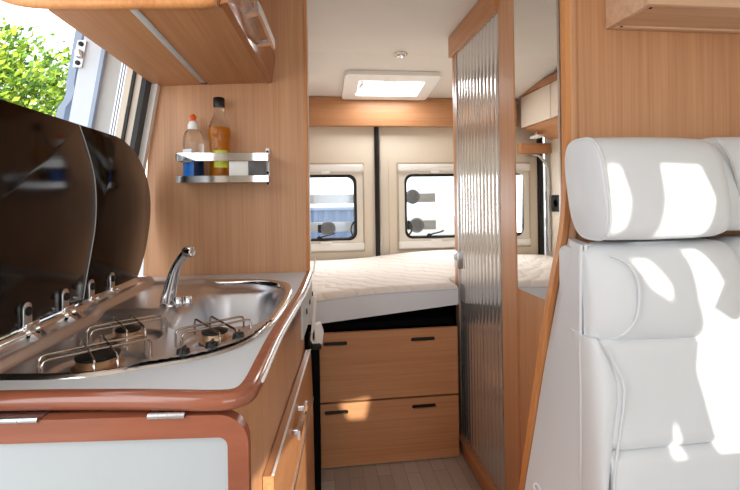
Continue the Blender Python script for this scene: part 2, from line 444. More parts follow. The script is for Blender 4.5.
# roof hatch
rv = thing('roof_hatch', 'white framed roof hatch with bright pane in the rear ceiling', 'roof hatch', (.48, 2.8, 1.95))
fz = lambda u, v, w: (u, v, ceil_z(v)+w)
bm = B(); ring_prism(bm, rrect(.185, .775, 2.615, 3.035, .03, 5), rrect(.275, .695, 2.705, 2.96, .012, 5), fz, -.026, -.001, .006); obj('frame', bm, M['white'], rv)
bm = B(); prism(bm, rrect(.273, .697, 2.703, 2.962, .01, 4), fz, .006, .010); obj('pane', bm, M['opal'], rv)
bm = B(); ring_prism(bm, rrect(.262, .708, 2.692, 2.973, .012, 4), rrect(.272, .698, 2.702, 2.963, .01, 4), fz, 0, .07); obj('well', bm, M['white'], rv)
bm = B(); box(bm, .29, .31, 2.76, 2.90, 1.93, 1.95, .004); obj('side_catch', bm, M['alu'], rv)
bm = B(); tube(bm, spline([(.42, 2.73, 1.955), (.45, 2.73, 1.94), (.50, 2.73, 1.94), (.53, 2.73, 1.955)], 4), .006, 8); obj('pull_handle', bm, M['white'], rv)

cl = thing('ceiling_spotlight', 'small round chrome spotlight in the ceiling ahead of the hatch', 'spotlight', (.475, 2.39, CEIL))
bm = B(); lathe(bm, [(.040, 0), (.040, .006), (.033, .012), (.026, .012)], (.475, 2.385, CEIL-.0005), 28, (0, 0, -1)); obj('bezel', bm, M['chrome'], cl)
bm = B(); lathe(bm, [(.026, 0), (.022, .016), (.012, .022), (.001, .023)], (.475, 2.385, CEIL-.004), 24, (0, 0, -1)); obj('lens', bm, M['alu'], cl)

# ------------------------------------------------------------------ kitchen partition panel
pp = thing('partition_panel', 'tall oak panel standing behind the sink carrying the bottle rack', 'panel', (-.3, 1.63, .94))
prof = [(-.605, .90), (-.603, .95), (-.597, 1.06), (-.590, 1.20), (-.582, 1.36), (-.572, 1.55), (-.556, 1.75), (-.51, 1.999), (-.036, 1.999), (-.032, .90)]
bm = B(); prism(bm, prof, FXZ, 1.622, 1.645); obj('board', bm, M['wood_z'], pp, 20)
bm = B(); box(bm, -.037, -.025, 1.620, 1.648, .93, 1.998, .004, 3); obj('edge_strip', bm, M['wood_edge'], pp)
bm = B(); tube(bm, [(-.026, 1.640, 1.0), (-.026, 1.640, 1.998)], .005, 8); obj('metal_edging', bm, M['alu'], pp)

# overhead cabinet
oc = thing('overhead_cabinet', 'oak overhead cabinet with curved door and chrome handle above the hob', 'cabinet', (-.39, 1.3, 1.62))
body = lambda q: [(-.552, 1.607), (-.166-.029*q, 1.625), (-.158-.018*q, 1.716), (-.18, 1.80), (-.26, 1.998), (-.552, 1.998)]
bm = B(); R = []
for y, ins in ((.990, .014), (.993, .006), (1.002, 0), (1.62, 0)):
    q_ = (1.62-y)/.62
    R.append([(min(max(x, -.552+ins), -.168-.029*q_-ins*.6 if x > -.4 and z < 1.7 else x), y, max(z, 1.607+ins)) for x, z in body(q_)])
loft(bm, R); obj('body', bm, M['wood_y'], oc, 30)
drf = lambda q: [(-.167-.029*q, 1.622), (-.150-.031*q, 1.626), (-.138-.006*q, 1.716), (-.158, 1.805), (-.235, 1.997), (-.258, 1.997), (-.178, 1.80), (-.156-.018*q, 1.716)]
bm = B(); loft(bm, [[(x, y, z) for x, z in drf((1.62-y)/.62)] for y in (.972, 1.3, 1.616)]); dro = obj('door', bm, M['wood_gloss'], oc, 30)
bm = B()
for (xa, xb, y, za, zb) in ((-.180, -.134, 1.12, 1.660, 1.673), (-.174, -.118, 1.29, 1.648, 1.658)):
    loft(bm, [[(xa, y-.011, za-.006), (xa, y+.011, za-.006), (xa, y+.011, za+.002), (xa, y-.011, za+.002)], [(xb, y-.013, zb-.006), (xb, y+.013, zb-.006), (xb, y+.013, zb+.004), (xb, y-.013, zb+.004)]])
loft(bm, [[(x-.004, y, z-.014), (x+.004, y, z-.014), (x+.004, y, z+.012), (x-.004, y, z+.012)] for x, y, z in ((-.136, 1.095, 1.674), (-.132, 1.12, 1.673), (-.118, 1.29, 1.658), (-.116, 1.31, 1.657))])
obj('handle', bm, M['chrome'], dro, 30)
bm = B(); box(bm, -.391, -.373, 0.98, 1.588, 1.6125, 1.6205, .002); ls = obj('light_strip', bm, M['seal_grey'], oc)
bm = B(); box(bm, -.392, -.372, 1.588, 1.60, 1.612, 1.6205, .001); obj('end_cap', bm, M['black'], ls)
bm = B(); tube(bm, spline([(-.64, .984, 1.632), (-.59, .984, 1.618), (-.5, .984, 1.617), (-.25, .980, 1.626), (-.21, .978, 1.634)], 6), .012, 10); obj('edge_band', bm, M['wood_edge'], oc)
bm = B(); box(bm, -.640, -.205, .978, .9895, 1.622, 1.997, .002); obj('end_board', bm, M['wood_z'], oc)

# ------------------------------------------------------------------ kitchen base
ZC = .94
kc = thing('kitchen_cabinet', 'oak kitchen base unit with fronts facing the aisle below the worktop', 'cabinet', (-.35, 1.15, 0))
bm = B(); prism(bm, [(-.60, .70), (-.150, .655), (-.137, .668), (-.133, .72), (-.055, 1.62), (-.052, 1.695), (-.60, 1.70)], FXY, 0, .795); obj('body', bm, M['wood_z'], kc, 20)
bm = B(); plate(bm, [(-.60, .70), (-.150, .655), (-.137, .668), (-.133, .72), (-.055, 1.62), (-.60, 1.62)], [[(-.592, .708), (-.153, .664), (-.144, .675), (-.1395, .72), (-.0615, 1.612), (-.592, 1.612)]], FXY, .795, .918); obj('apron', bm, M['wood_z'], kc, 20)
def fx(y): return -.094+(y-.91)*.0886           # aisle side of the drawer fronts
def front(z0, z1, y0, y1, o0, o1, nm):
    b = B(); R = []
    for y in (y0, y1):
        w_ = .021-.003*(y-.9)
        R.append([(fx(y)-w_, y, z0), (fx(y)+o0, y, z0), (fx(y)+o1, y, z1-.002), (fx(y)+o1-.002, y, z1), (fx(y)-w_, y, z1)])
    loft(b, R); return obj(nm, b, M['wood_y'], kc, 20)
f1 = front(.470, .642, .91, 1.66, .005, 0, 'drawer')
f2 = front(.05, .452, .93, 1.66, .008, .005, 'door')
bm = B(); loft(bm, [[(fx(y), y, .456), (fx(y)+.008, y, .456), (fx(y)+.008, y, .468), (fx(y), y, .468)] for y in (.912, 1.658)]); obj('edge_strip', bm, M['alu'], f1, 0)
bm = B()
for y in (1.16, 1.29): box(bm, fx(y)-.002, fx(y)+.024, y-.006, y+.006, .592, .606, .002)
loft(bm, [[(fx(y)+.018, y, .588), (fx(y)+.025, y, .588), (fx(y)+.025, y, .610), (fx(y)+.018, y, .610)] for y in (1.14, 1.31)]); obj('handle', bm, M['chrome'], f1, 0)
bm = B(); loft(bm, [[(fx(y)-.004, y, .642), (fx(y)+.001, y, .641), (fx(y)+.001, y, .644), (fx(y)-.004, y, .644)] for y in (.912, 1.658)]); obj('edge_strip', bm, M['white'], f1, 0)

# worktop
wt = thing('worktop', 'grey laminate worktop with red brown rounded edge around the hob', 'worktop', (-.3, 1.1, .91))
edge = [(-.60, .660), (-.42, .647), (-.29, .630), (-.20, .614), (-.145, .604), (-.112, .605), (-.092, .622), (-.083, .66), (-.078, .75), (-.070, .882), (-.053, 1.059), (-.031, 1.296), (-.014, 1.619)]
es = [tuple(p) for p in spline([(x, y, 0) for x, y in edge], 5)]
hob_pts = [(-.56, .72), (-.475, .716), (-.394, .706), (-.327, .708), (-.263, .729), (-.193, .757), (-.142, .807), (-.112, .883), (-.088, 1.018), (-.074, 1.20), (-.078, 1.32), (-.105, 1.41), (-.20, 1.475), (-.36, 1.492), (-.50, 1.49), (-.565, 1.47), (-.578, 1.40), (-.578, .80)]
hob_out = [(p.x, p.y) for p in spline([(x, y, 0) for x, y in hob_pts], 5, True)]
def inset_poly(pts, d):
    n = len(pts); out = []
    for i in range(n):
        a = Vector(pts[i-1]); b = Vector(pts[(i+1) % n]); t = (b-a).normalized(); nn = Vector((-t.y, t.x))
        out.append((pts[i][0]+nn.x*d, pts[i][1]+nn.y*d))
    return out
def inset_open(pts, d):
    n = len(pts); out = []
    for i in range(n):
        a = Vector(pts[max(i-1, 0)][:2]); b = Vector(pts[min(i+1, n-1)][:2]); t = (b-a).normalized()
        out.append((pts[i][0]-t.y*d, pts[i][1]+t.x*d))
    return out
inn = inset_open(es, .024)
top_outer = [(x, y) for x, y in inn]+[(-.05, 1.619), (-.61, 1.619)]
top_outer = [p for p in inn if p[1] < 1.60]+[(inn[-1][0]-.002, 1.619), (-.612, 1.619), (-.60, .684)]
bm = B(); plate(bm, top_outer, [inset_poly(hob_out, .005)], FXY, ZC-.021, ZC); obj('slab', bm, M['laminate'], wt, 20)
# rounded edge: profile swept along es
bm = B(); R = []
o_ = es; i_ = inn
pr = [(0, 0), (.35, .002), (.75, .001), (.93, -.003), (1, -.008), (1, -.014), (.93, -.019), (.75, -.021), (0, -.021)]
for (ox, oy, _), (ix, iy) in zip(o_, i_):
    R.append([(ix+(ox-ix)*a, iy+(oy-iy)*a, ZC+.001+b) for a, b in pr])
loft(bm, R); obj('edge_trim', bm, M['trim_brown'], wt, 60)
bead = [p for p in es if p[0] > -.15 and p[1] > .66]
pts = [(x+.001, y, ZC-.004) for x, y, _ in bead]+[(-.011, 1.66, ZC+.006), (-.008, 1.70, ZC+.022), (-.006, 1.72, ZC+.04)]
bm = B(); tube(bm, pts, .0028, 8); obj('edge_bead', bm, M['white'], wt)

bm = B(); loft(bm, [[(x0_-.010, y, .80+.03*(1.64-y)), (x0_-.005, y, .80+.03*(1.64-y)), (x0_-.005, y, .917), (x0_-.010, y, .917)] for x0_, y in ((-.036, 1.24), (-.026, 1.40), (-.015, 1.60), (-.014, 1.618))])
sb = obj('support_bracket', bm, M['seal_grey'], wt, 20)
for y in (1.30, 1.42, 1.54):
    bm = B(); lathe(bm, [(.009, 0), (.008, .004), (.001, .004)], (-.037+(y-1.24)*.06, y, .875), 12, (1, 0, 0)); obj('screw', bm, M['black'], sb)

# folding flap hanging in front of the worktop end
FL = lambda u, v, w: (u, .606-.0926*(u+.144)+w, v)
fl = thing('folding_flap', 'grey table flap with red brown rim folded down below the worktop end', 'table flap', (-.45, .61, .35))
bm = B(); prism(bm, rrect(-1.0, -.122, .30, .886, .012, 4), FL, .006, .016); obj('panel', bm, M['flap_grey'], fl)
bm = B(); ring_prism(bm, rrect(-1.03, -.094, .27, .9165, .040, 8), rrect(-1.0, -.1215, .30, .8865, .012, 8), FL, 0, .020, .005); obj('rim', bm, M['trim_brown'], fl, 60)
for x0, x1 in ((-.47, -.365), (-.224, -.176)):
    bm = B(); tube(bm, [FL(x0, .918, -.001), FL(x1, .918, -.001)], .0042, 10)
    prism(bm, [(x0, .9165), (x1, .9165), (x1, .9185), (x0, .9185)], FL, 0, .03)
    for k in range(1, 4):
        xk = x0+(x1-x0)*k/4; tube(bm, [FL(xk-.001, .918, -.001), FL(xk+.001, .918, -.001)], .0047, 10)
    obj('hinge', bm, M['alu'], fl)

# black end post with latch
bp_ = thing('end_post', 'narrow black post with white latch between kitchen unit and bed drawers', 'post', (-.01, 1.8, 0))
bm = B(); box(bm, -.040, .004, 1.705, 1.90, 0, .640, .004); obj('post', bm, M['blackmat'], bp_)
bm = B(); prism(bm, [(-.026, .645), (.016, .645), (.022, .69), (.010, .725), (-.010, .72), (-.024, .69)], FXZ, 1.70, 1.739, .004); obj('latch', bm, M['white'], bp_)
bm = B(); prism(bm, [(-.030, .66), (-.012, .66), (-.004, .83), (-.012, .83)], FXZ, 1.70, 1.715, .002); obj('latch_arm', bm, M['white'], bp_)
bm = B(); box(bm, -.03, .012, 1.70, 1.76, .625, .655, .004); obj('latch_block', bm, M['black'], bp_)

# ------------------------------------------------------------------ hob and sink unit
hs = thing('hob_sink_unit', 'stainless steel hob and sink unit set into the worktop', 'hob and sink', (-.33, 1.1, ZC))
BUR = [(-.372, .800, .033), (-.385, .955, .023), (-.204, .908, .024)]
def sd_rr(x, y, cx, cy, hx, hy, r):
    qx, qy = abs(x-cx)-hx+r, abs(y-cy)-hy+r
    return math.hypot(max(qx, 0), max(qy, 0))+min(max(qx, qy), 0)-r
def sm(a, b, t):
    t = min(max((t-a)/(b-a), 0), 1); return t*t*(3-2*t)
hob_v = [Vector(p) for p in hob_out]
def sd_out(x, y):
    p = Vector((x, y)); best = 9
    n = len(hob_v); ins = False
    for i in range(n):
        a, c = hob_v[i], hob_v[(i+1) % n]
        ab = c-a; t = max(0, min(1, (p-a).dot(ab)/max(ab.length_squared, 1e-12)))
        best = min(best, (p-a-ab*t).length)
        if (a.y > y) != (c.y > y) and x < (c.x-a.x)*(y-a.y)/(c.y-a.y)+a.x: ins = not ins
    return best if ins else -best
def deck(x, y):
    d = sd_out(x, y)
    z = -.004-.013*sm(.012, .034, d)                       # inside the rolled lip
    # plain plateau along the aisle side for the knobs
    ax = .5*(x+.20)+.866*0
    kn = min(d, 1)
    near = sm(1.0, .93, y)
    plateau = near*sm(.075, .055, d)*sm(-.33, -.27, x)
    z += .015*plateau
    # raised tap bank along the back left
    bank = sm(-.30, -.36, x)*sm(1.10, 1.16, y)
    z += .014*bank
    rail = sm(-.515, -.535, x)
    z += .016*rail
    for bx, by, br in BUR:
        r = math.hypot(x-bx, y-by)
        z -= .006*sm(br+.042, br+.028, r)
        z += .004*sm(br+.016, br+.008, r)
    s = sd_rr(x, y, -.230, 1.225, .120, .205, .085)
    z -= .010*sm(.022, .0, s)
    z -= .115*sm(-.002, -.045, s)
    return ZC+z
bm = B()
NX, NY = 104, 160
x0, x1, y0, y1 = -.582, -.070, .70, 1.498
V = {}
for i in range(NX+1):
    for j in range(NY+1):
        x = x0+(x1-x0)*i/NX; y = y0+(y1-y0)*j/NY
        if sd_out(x, y) > -.004: V[i, j] = bm.verts.new((x, y, deck(x, y)))
for i in range(NX):
    for j in range(NY):
        k = [(i, j), (i+1, j), (i+1, j+1), (i, j+1)]
        if all(q in V for q in k): bm.faces.new([V[q] for q in k])
loose = [v for v in bm.verts if not v.link_faces]
for v in loose: bm.verts.remove(v)
obj('pressed_deck', bm, M['steel'], hs, 60)
# rolled rim
bm = B(); R = []
n = len(hob_out)
ii = inset_poly(hob_out, .020); oo = inset_poly(hob_out, -.003)
for k in range(n+1):
    (ox, oy), (ix, iy) = oo[k % n], ii[k % n]
    R.append([(ox+(ix-ox)*a, oy+(iy-oy)*a, ZC+b) for a, b in ((0, .0005), (.12, .0045), (.45, .0065), (.75, .004), (.92, 0), (1, -.010), (.9, -.010), (.2, -.002))])
loft(bm, R, caps=False); obj('rim', bm, M['steel_lip'], hs, 60)
bm = B(); tube(bm, [(-.562, .70, ZC+.010), (-.562, 1.482, ZC+.010)], .0095, 14); obj('hinge_rail', bm, M['steel_lip'], hs)
# burners
for bx, by, br in BUR:
    zb = ZC-.018
    bm = B(); lathe(bm, [(br+.007, 0), (br+.007, .004), (br, .006), (br, .017), (br-.003, .018)], (bx, by, zb), 32); b_ = obj('burner', bm, M['brass'], hs)
    bm = B(); lathe(bm, [(br-.002, 0), (br+.001, .002), (br+.001, .005), (br-.006, .0075), (.001, .0085)], (bx, by, zb+.0165), 32); obj('burner_cap', bm, M['black'], b_)
    # pan support wires
    bm = B(); L = br+.046; h0 = ZC-.02; h1 = ZC+.016
    for ang in (-1.0, .62):
        ca, sa = math.cos(ang), math.sin(ang)
        for off in (-.016, .016):
            ox, oy = -sa*off, ca*off
            pts = []
            for s in (-1, 1):
                e = Vector((bx+ca*L*s+ox, by+sa*L*s+oy, 0))
                q = [(e.x, e.y, h0), (e.x, e.y, h1-.008), (e.x-ca*s*.003, e.y-sa*s*.003, h1-.002), (e.x-ca*s*.010, e.y-sa*s*.010, h1)]
                pts += q if s < 0 else q[::-1]
            tube(bm, pts, .0023, 8)
    obj('pan_support', bm, M['wire'], hs)
for x, y in ((-.222, .762), (-.183, .79), (-.146, .838)):
    bm = B(); lathe(bm, [(.015, 0), (.015, .003), (.0115, .005), (.010, .017), (.007, .018)], (x, y, ZC-.001), 20); box(bm, x-.002, x+.002, y-.012, y+.012, ZC+.006, ZC+.020, .001); obj('knob', bm, M['black'], hs)
bm = B(); lathe(bm, [(.022, 0), (.022, .003), (.014, .004), (.001, .002)], (-.230, 1.22, ZC-.126), 20); obj('drain', bm, M['steel_lip'], hs)

# tap
tp = thing('mixer_tap', 'chrome tap with angled spout standing at the back of the sink', 'tap', (-.377, 1.19, ZC))
bm = B(); pts = spline([(-.384, 1.19, ZC-.002), (-.378, 1.19, ZC+.03), (-.370, 1.188, ZC+.062), (-.360, 1.184, ZC+.092), (-.345, 1.178, ZC+.115), (-.326, 1.172, ZC+.136)], 5)
rr = [.019-.008*min(1, k/16) for k in range(len(pts))]; tube(bm, pts, rr, 16, sx=.85); obj('spout', bm, M['chrome'], tp)
bm = B(); lathe(bm, [(.011, 0), (.0135, .004), (.0135, .024), (.010, .026), (.001, .022)], (-.336, 1.176, ZC+.134), 18, (.85, -.40, -.1)); obj('nozzle', bm, M['steel_lip'], tp)
for x, y in ((-.352, 1.165), (-.330, 1.172)):
    bm = B(); lathe(bm, [(.011, 0), (.011, .022), (.009, .025), (.001, .026)], (x, y, ZC-.004), 16); obj('tap_knob', bm, M['chrome'], tp)
bm = B(); lathe(bm, [(.026, 0), (.025, .004), (.018, .006)], (-.377, 1.188, ZC-.005), 20); obj('base', bm, M['steel_lip'], tp)

# smoked glass lids
split = [(1.131, 1.391), (1.165, 1.34), (1.195, 1.285), (1.206, 1.235), (1.206, 1.18), (1.197, 1.13), (1.180, 1.083), (1.155, 1.02), (1.137, .968)]
split = [(p.x+.010, p.y) for p in spline([(y, z, 0) for y, z in split], 4)]
XL = -.567
def glass_lid(label, poly, hinge_ys, grp=None):
    t = thing('glass_lid', label, 'glass lid', (XL, sum(p[0] for p in poly)/len(poly), ZC+.02), grp)
    bm = B(); prism(bm, poly, FYZ, XL-.003, XL+.003, .001, 2); obj('pane', bm, M['lid'], t, 30)
    if len(hinge_ys) == 2 and hinge_ys[0] > 1.1:
        bm = B(); tube(bm, [(XL+.0025, y-.002, z) for y, z in split], .0016, 6); obj('edge_glint', bm, M['seal_grey'], t)  # pale tube added as the bright glint along the split
    for y in hinge_ys:
        bm = B()
        prism(bm, [(y+.013*math.cos(a), 0.997+.013*math.sin(a)) for a in [PI*k/8 for k in range(9)]]+[(y-.013, .960), (y+.013, .960)], FYZ, XL+.003, XL+.008, .001)
        h = obj('hinge', bm, M['alu'], t, 30)
        bm = B(); lathe(bm, [(.009, 0), (.009, .003), (.006, .006), (.001, .006)], (XL+.008, y, .992), 14, (1, 0, 0)); obj('screw', bm, M['black'], h)
        bm = B()
        for dy in (-.004, .026):
            tube(bm, [(XL+.005, y+dy-.006, ZC+.010), (XL+.005, y+dy+.006, ZC+.010)], .0135, 14)
            prism(bm, [(-.558+.012, ZC+.010), (-.558+.022, ZC+.002), (-.558+.022, ZC-.004), (-.57, ZC-.002)], FXZ, y+dy-.006, y+dy+.006)
        box(bm, XL+.002, XL+.012, y-.012, y+.030, ZC+.018, ZC+.030, .002)
        obj('clamp', bm, M['steel_lip'], h, 40)
    return t
p1 = [(.50, .962), (1.141, .962)]+[(y-.0035, z) for y, z in split[::-1]]+[(.50, 1.392)]
glass_lid('dark smoked glass lid raised behind the hob, long and cut off at its near end', p1, (.931, 1.062))
rr_ = [(p.x+.016, p.y-.003) for p in spline([(1.32, 1.394, 0), (1.385, 1.385, 0), (1.471, 1.352, 0), (1.54, 1.295, 0), (1.574, 1.226, 0), (1.572, 1.15, 0), (1.535, 1.06, 0), (1.49, 1.0, 0), (1.45, .962, 0)], 4)]
p2 = [(y+.0035, z) for y, z in split]+[(1.152, .962)]+rr_[::-1]
glass_lid('dark smoked glass lid raised behind the sink, with rounded far corner', p2, (1.178, 1.290))

# ------------------------------------------------------------------ bottle rack
rk = thing('bottle_rack', 'chrome two rail rack screwed to the oak panel holding two bottles', 'rack', (-.3, 1.57, 1.26))
def band(z0, z1):
    path = [(-.457, 1.619), (-.457, 1.54), (-.450, 1.525), (-.435, 1.518), (-.182, 1.518), (-.167, 1.525), (-.160, 1.54), (-.160, 1.619)]
    ps = [(p.x, p.y) for p in spline([(x, y, 0) for x, y in path], 3)]
    b = B(); q = inset_open(ps, .004)
    loft(b, [[(ox, oy, z0), (ox, oy, z1), (ix, iy, z1), (ix, iy, z0)] for (ox, oy), (ix, iy) in zip(ps, q)])
    return b
obj('rail', band(1.336, 1.362), M['chrome'], rk, 30)
obj('rail', band(1.264, 1.286), M['chrome'], rk, 30)
bm = B(); box(bm, -.452, -.168, 1.523, 1.618, 1.265, 1.269); obj('shelf', bm, M['alu'], rk)
bm = B(); prism(bm, rrect(-.176, -.1635, 1.258, 1.388, .004), FXZ, 1.606, 1.6215); br_ = obj('bracket', bm, M['alu'], rk)
bm = B()
for z in (1.262, 1.30, 1.375):
    bm = B(); lathe(bm, [(.005, 0), (.004, .003), (.001, .003)], (-.1698, 1.606, z), 10, (0, -1, 0)); obj('screw', bm, M['rubber'], br_)
bm = B(); box(bm, -.225, -.170, 1.525, 1.529, 1.281, 1.335, .001); obj('grey_insert', bm, plain('insert_grey', (92, 90, 92), .4), rk)
bm = B(); box(bm, -.289, -.226, 1.525, 1.529, 1.281, 1.335, .001); obj('white_insert', bm, M['white'], rk)

ba = thing('dish_soap_bottle', 'clear plastic dish soap bottle with white cap and orange spout, blue liquid', 'bottle', (-.414, 1.57, 1.2695))
c = (-.414, 1.57, 1.2695)
pf = [(.030, 0), (.033, .004), (.033, .10), (.034, .128), (.032, .152), (.026, .169), (.015, .180), (.0125, .184)]
bm = B(); lathe(bm, pf, c, 28); obj('bottle', bm, M['clear'], ba)
bm = B(); lathe(bm, [(.001, .003), (.029, .004), (.0305, .01), (.0305, .085), (.001, .0855)], c, 28); obj('liquid', bm, M['bluesoap'], ba)
bm = B(); lathe(bm, [(.017, .176), (.018, .178), (.017, .195), (.012, .205), (.008, .207)], c, 24); cp = obj('cap', bm, M['white'], ba)
orange = plain('orange_plastic', (226, 92, 30), .4)
bm = B(); lathe(bm, [(.008, .205), (.008, .214), (.011, .218), (.010, .224), (.005, .230), (.001, .231)], c, 18); obj('spout', bm, orange, cp)
def label_patch(c, r, a0, a1, z0, z1, n=14):
    b = B(); 
    loft(b, [[(c[0]+rr*math.cos(a0+(a1-a0)*k/n), c[1]+rr*math.sin(a0+(a1-a0)*k/n), c[2]+z) for rr, z in ((r, z0), (r+.0006, z0), (r+.0006, z1), (r, z1))] for k in range(n+1)])
    return b
lb_ = obj('label', label_patch(c, .0335, -PI*.93, -PI*.42, .012, .098), plain('label_blue', (36, 116, 206), .3), ba, 30)
obj('label_badge', label_patch(c, .0342, -PI*.90, -PI*.48, .064, .108), plain('label_white', (236, 238, 240), .3), lb_, 30)
obj('label_sun', label_patch(c, .0348, -PI*.62, -PI*.50, .068, .088), plain('label_yellow', (240, 206, 60), .3), lb_, 30)
obj('label_spot', label_patch(c, .0348, -PI*.80, -PI*.68, .070, .086), plain('label_red', (206, 70, 60), .3), lb_, 30)

bb = thing('amber_soap_bottle', 'tall amber liquid bottle with black cap and lime label', 'bottle', (-.327, 1.57, 1.2695))
c = (-.327, 1.57, 1.2695)
pf = [(.032, 0), (.034, .004), (.034, .075), (.031, .09), (.033, .105), (.0345, .125), (.031, .14), (.0365, .158), (.0375, .172), (.034, .19), (.027, .208), (.018, .230), (.0155, .246), (.0155, .258)]
bm = B(); lathe(bm, pf, c, 28); obj('bottle', bm, M['clear'], bb)
pf = [(.001, .003), (.031, .004), (.0315, .073), (.0285, .089), (.031, .105), (.0325, .125), (.0285, .14), (.034, .158), (.0352, .172), (.0325, .184), (.001, .185)]
bm = B(); lathe(bm, pf, c, 28); obj('liquid', bm, M['amber'], bb)
bm = B(); lathe(bm, [(.0185, .256), (.019, .258), (.019, .285), (.0165, .288), (.001, .288)], c, 24); obj('cap', bm, M['black'], bb)
obj('label', label_patch(c, .0345, -PI*.62, -PI*.18, .045, .104), label_mat('lime_label', [(200, 205, 40), (222, 226, 70), (170, 205, 60)], 60), bb, 30)

# ------------------------------------------------------------------ bed
bd = thing('bed_drawer_unit', 'oak two drawer unit under the front of the bed', 'drawer unit', (.32, 2.0, 0))
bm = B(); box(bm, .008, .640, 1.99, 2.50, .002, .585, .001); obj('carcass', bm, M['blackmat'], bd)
for z0, z1, zh in ((.298, .604, .556), (.006, .289, .249)):
    sl = [rrect(xa, xb, zh-.0095, zh+.0095, .0094, 5) for xa, xb in ((.022, .130), (.420, .534))]
    bm = B(); plate(bm, [(.006, z0), (.640, z0), (.640, z1), (.006, z1)], sl, FXZ, 1.970, 1.988)
    d_ = obj('drawer', bm, M['wood_x'], bd, 20)
    for s in sl:
        bm = B(); prism(bm, s, FXZ, 1.981, 1.987); obj('grip_slot', bm, M['black'], d_)
bb_ = thing('bed_platform', 'bed platform coloured black as the dark gap below the mattress', 'bed platform', (.3, 2.5, .3))
bm = B(); box(bm, -.33, .655, 2.52, 3.08, .02, .60); obj('frame', bm, M['blackmat'], bb_)  # platform colour puts in the darkness under the bed
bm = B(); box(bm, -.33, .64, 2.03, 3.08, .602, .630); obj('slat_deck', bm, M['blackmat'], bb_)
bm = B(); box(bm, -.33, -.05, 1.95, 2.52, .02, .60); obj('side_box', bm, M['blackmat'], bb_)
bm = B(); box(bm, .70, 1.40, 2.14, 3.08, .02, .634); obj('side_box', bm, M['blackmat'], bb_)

mt = thing('mattress', 'white quilted mattress lying on the bed below the rear windows', 'mattress', (.3, 2.5, .64))
def mtop(x, y): return .770+.052*(x)+.012*sm(2.6, 3.05, y)+.006*math.sin(x*7+y*3)
def mbot(x, y): return .640+.092*max(x, 0)*sm(2.6, 2.0, y)
bm = B()
outl = [(-.33, 2.0), (.648, 2.0), (.655, 2.02), (.66, 2.14), (1.40, 2.145), (1.41, 2.2), (1.41, 3.07), (1.38, 3.085), (-.38, 3.085), (-.405, 3.06)]
NXm, NYm = 60, 44
grid = {}
for i in range(NXm+1):
    for j in range(NYm+1):
        x = -.328+1.738*i/NXm; y = 2.0+1.085*j/NYm
        if x > .66 and y < 2.125: continue
        ed = min(x+.328, 1.41-x, y-2.0, 3.085-y)
        if x > .62: ed = min(ed, y-2.15) if x > .66 else min(ed, max(.66-x, 0) if y < 2.14 else ed)
        ed = max(ed, 0)
        drop = .022*(1-math.sqrt(max(0, 1-(1-min(ed/.035, 1))**2)))
        grid[i, j] = bm.verts.new((x, y, mtop(x, y)-drop))
fs = []
for i in range(NXm):
    for j in range(NYm):
        k = [(i, j), (i+1, j), (i+1, j+1), (i, j+1)]
        if all(q in grid for q in k): fs.append(bm.faces.new([grid[q] for q in k]))
ext = bmesh.ops.extrude_face_region(bm, geom=fs)
for v in [g for g in ext['geom'] if isinstance(g, bmesh.types.BMVert)]: v.co.z = mbot(v.co.x, v.co.y)
bmesh.ops.recalc_face_normals(bm, faces=bm.faces[:])
for f in bm.faces: f.material_index = 0 if f.normal.z > .55 else 1
obj('cover', bm, [M['quilt'], M['matt_side']], mt, 60)
bm = B(); tube(bm, [(x, 1.999, mtop(x, 2.0)-.024) for x in [-.32+k*.0484 for k in range(21)]], .0035, 8); obj('piping', bm, M['matt_side'], mt)

# overbed locker (seen in the mirror)
ol = thing('overbed_locker', 'cream fronted oak locker over the bed reflected in the tall mirror', 'locker', (-.25, 2.5, 1.7))
bm = B(); prism(bm, [(-.333, 1.61), (-.115, 1.690), (-.115, 1.925), (-.333, 1.925)], FXZ, 1.70, 3.015); obj('body', bm, M['wood_y'], ol, 20)
for y0_, y1_ in ((1.72, 2.605), (2.612, 3.01)):
    bm = B(); box(bm, -.113, -.097, y0_, y1_, 1.695, 1.915, .006, 3); d_ = obj('door', bm, M['cream_gloss'], ol)
bm = B(); box(bm, -.12, -.085, 1.72, 3.015, 1.916, 1.955, .003); obj('top_rail', bm, M['wood_gloss'], ol)
rl = thing('reading_lamp', 'small white reading lamp under the locker seen in the mirror', 'lamp', (-.18, 2.95, 1.66))
bm = B(); box(bm, -.205, -.155, 2.88, 3.0, 1.615, 1.632, .004); obj('lamp_head', bm, M['white'], rl)
bm = B(); lathe(bm, [(.012, 0), (.012, .03), (.006, .03)], (-.18, 2.94, 1.628), 12); obj('swivel', bm, M['chrome'], rl)
gh = thing('grab_pole', 'thin grey bent pole beside the rear door seen in the mirror', 'pole', (-.40, 3.05, .8))
bm = B(); tube(bm, spline([(-.20, 3.055, 1.506), (-.25, 3.05, 1.50), (-.30, 3.045, 1.44), (-.316, 3.04, 1.36), (-.318, 3.04, 1.2), (-.318, 3.04, .80)], 5), .011, 10); obj('tube', bm, M['alu'], gh)
for z in (1.27, .93):
    bm = B(); tube(bm, [(-.318, 3.04, z-.02), (-.318, 3.04, z+.02)], .015, 10); obj('clip', bm, M['seal_grey'], gh)
so = thing('wall_socket', 'black square socket on the cream wall reflected in the mirror', 'socket', (-.33, 2.96, 1.145))
bm = B(); box(bm, -.3345, -.320, 2.885, 3.015, 1.09, 1.21, .006); obj('plate', bm, M['socket'], so)
bm = B(); lathe(bm, [(.03, 0), (.03, .004), (.024, .004), (.022, -.004), (.001, -.004)], (-.320, 2.95, 1.15), 20, (1, 0, 0)); obj('socket_ring', bm, M['black'], so)

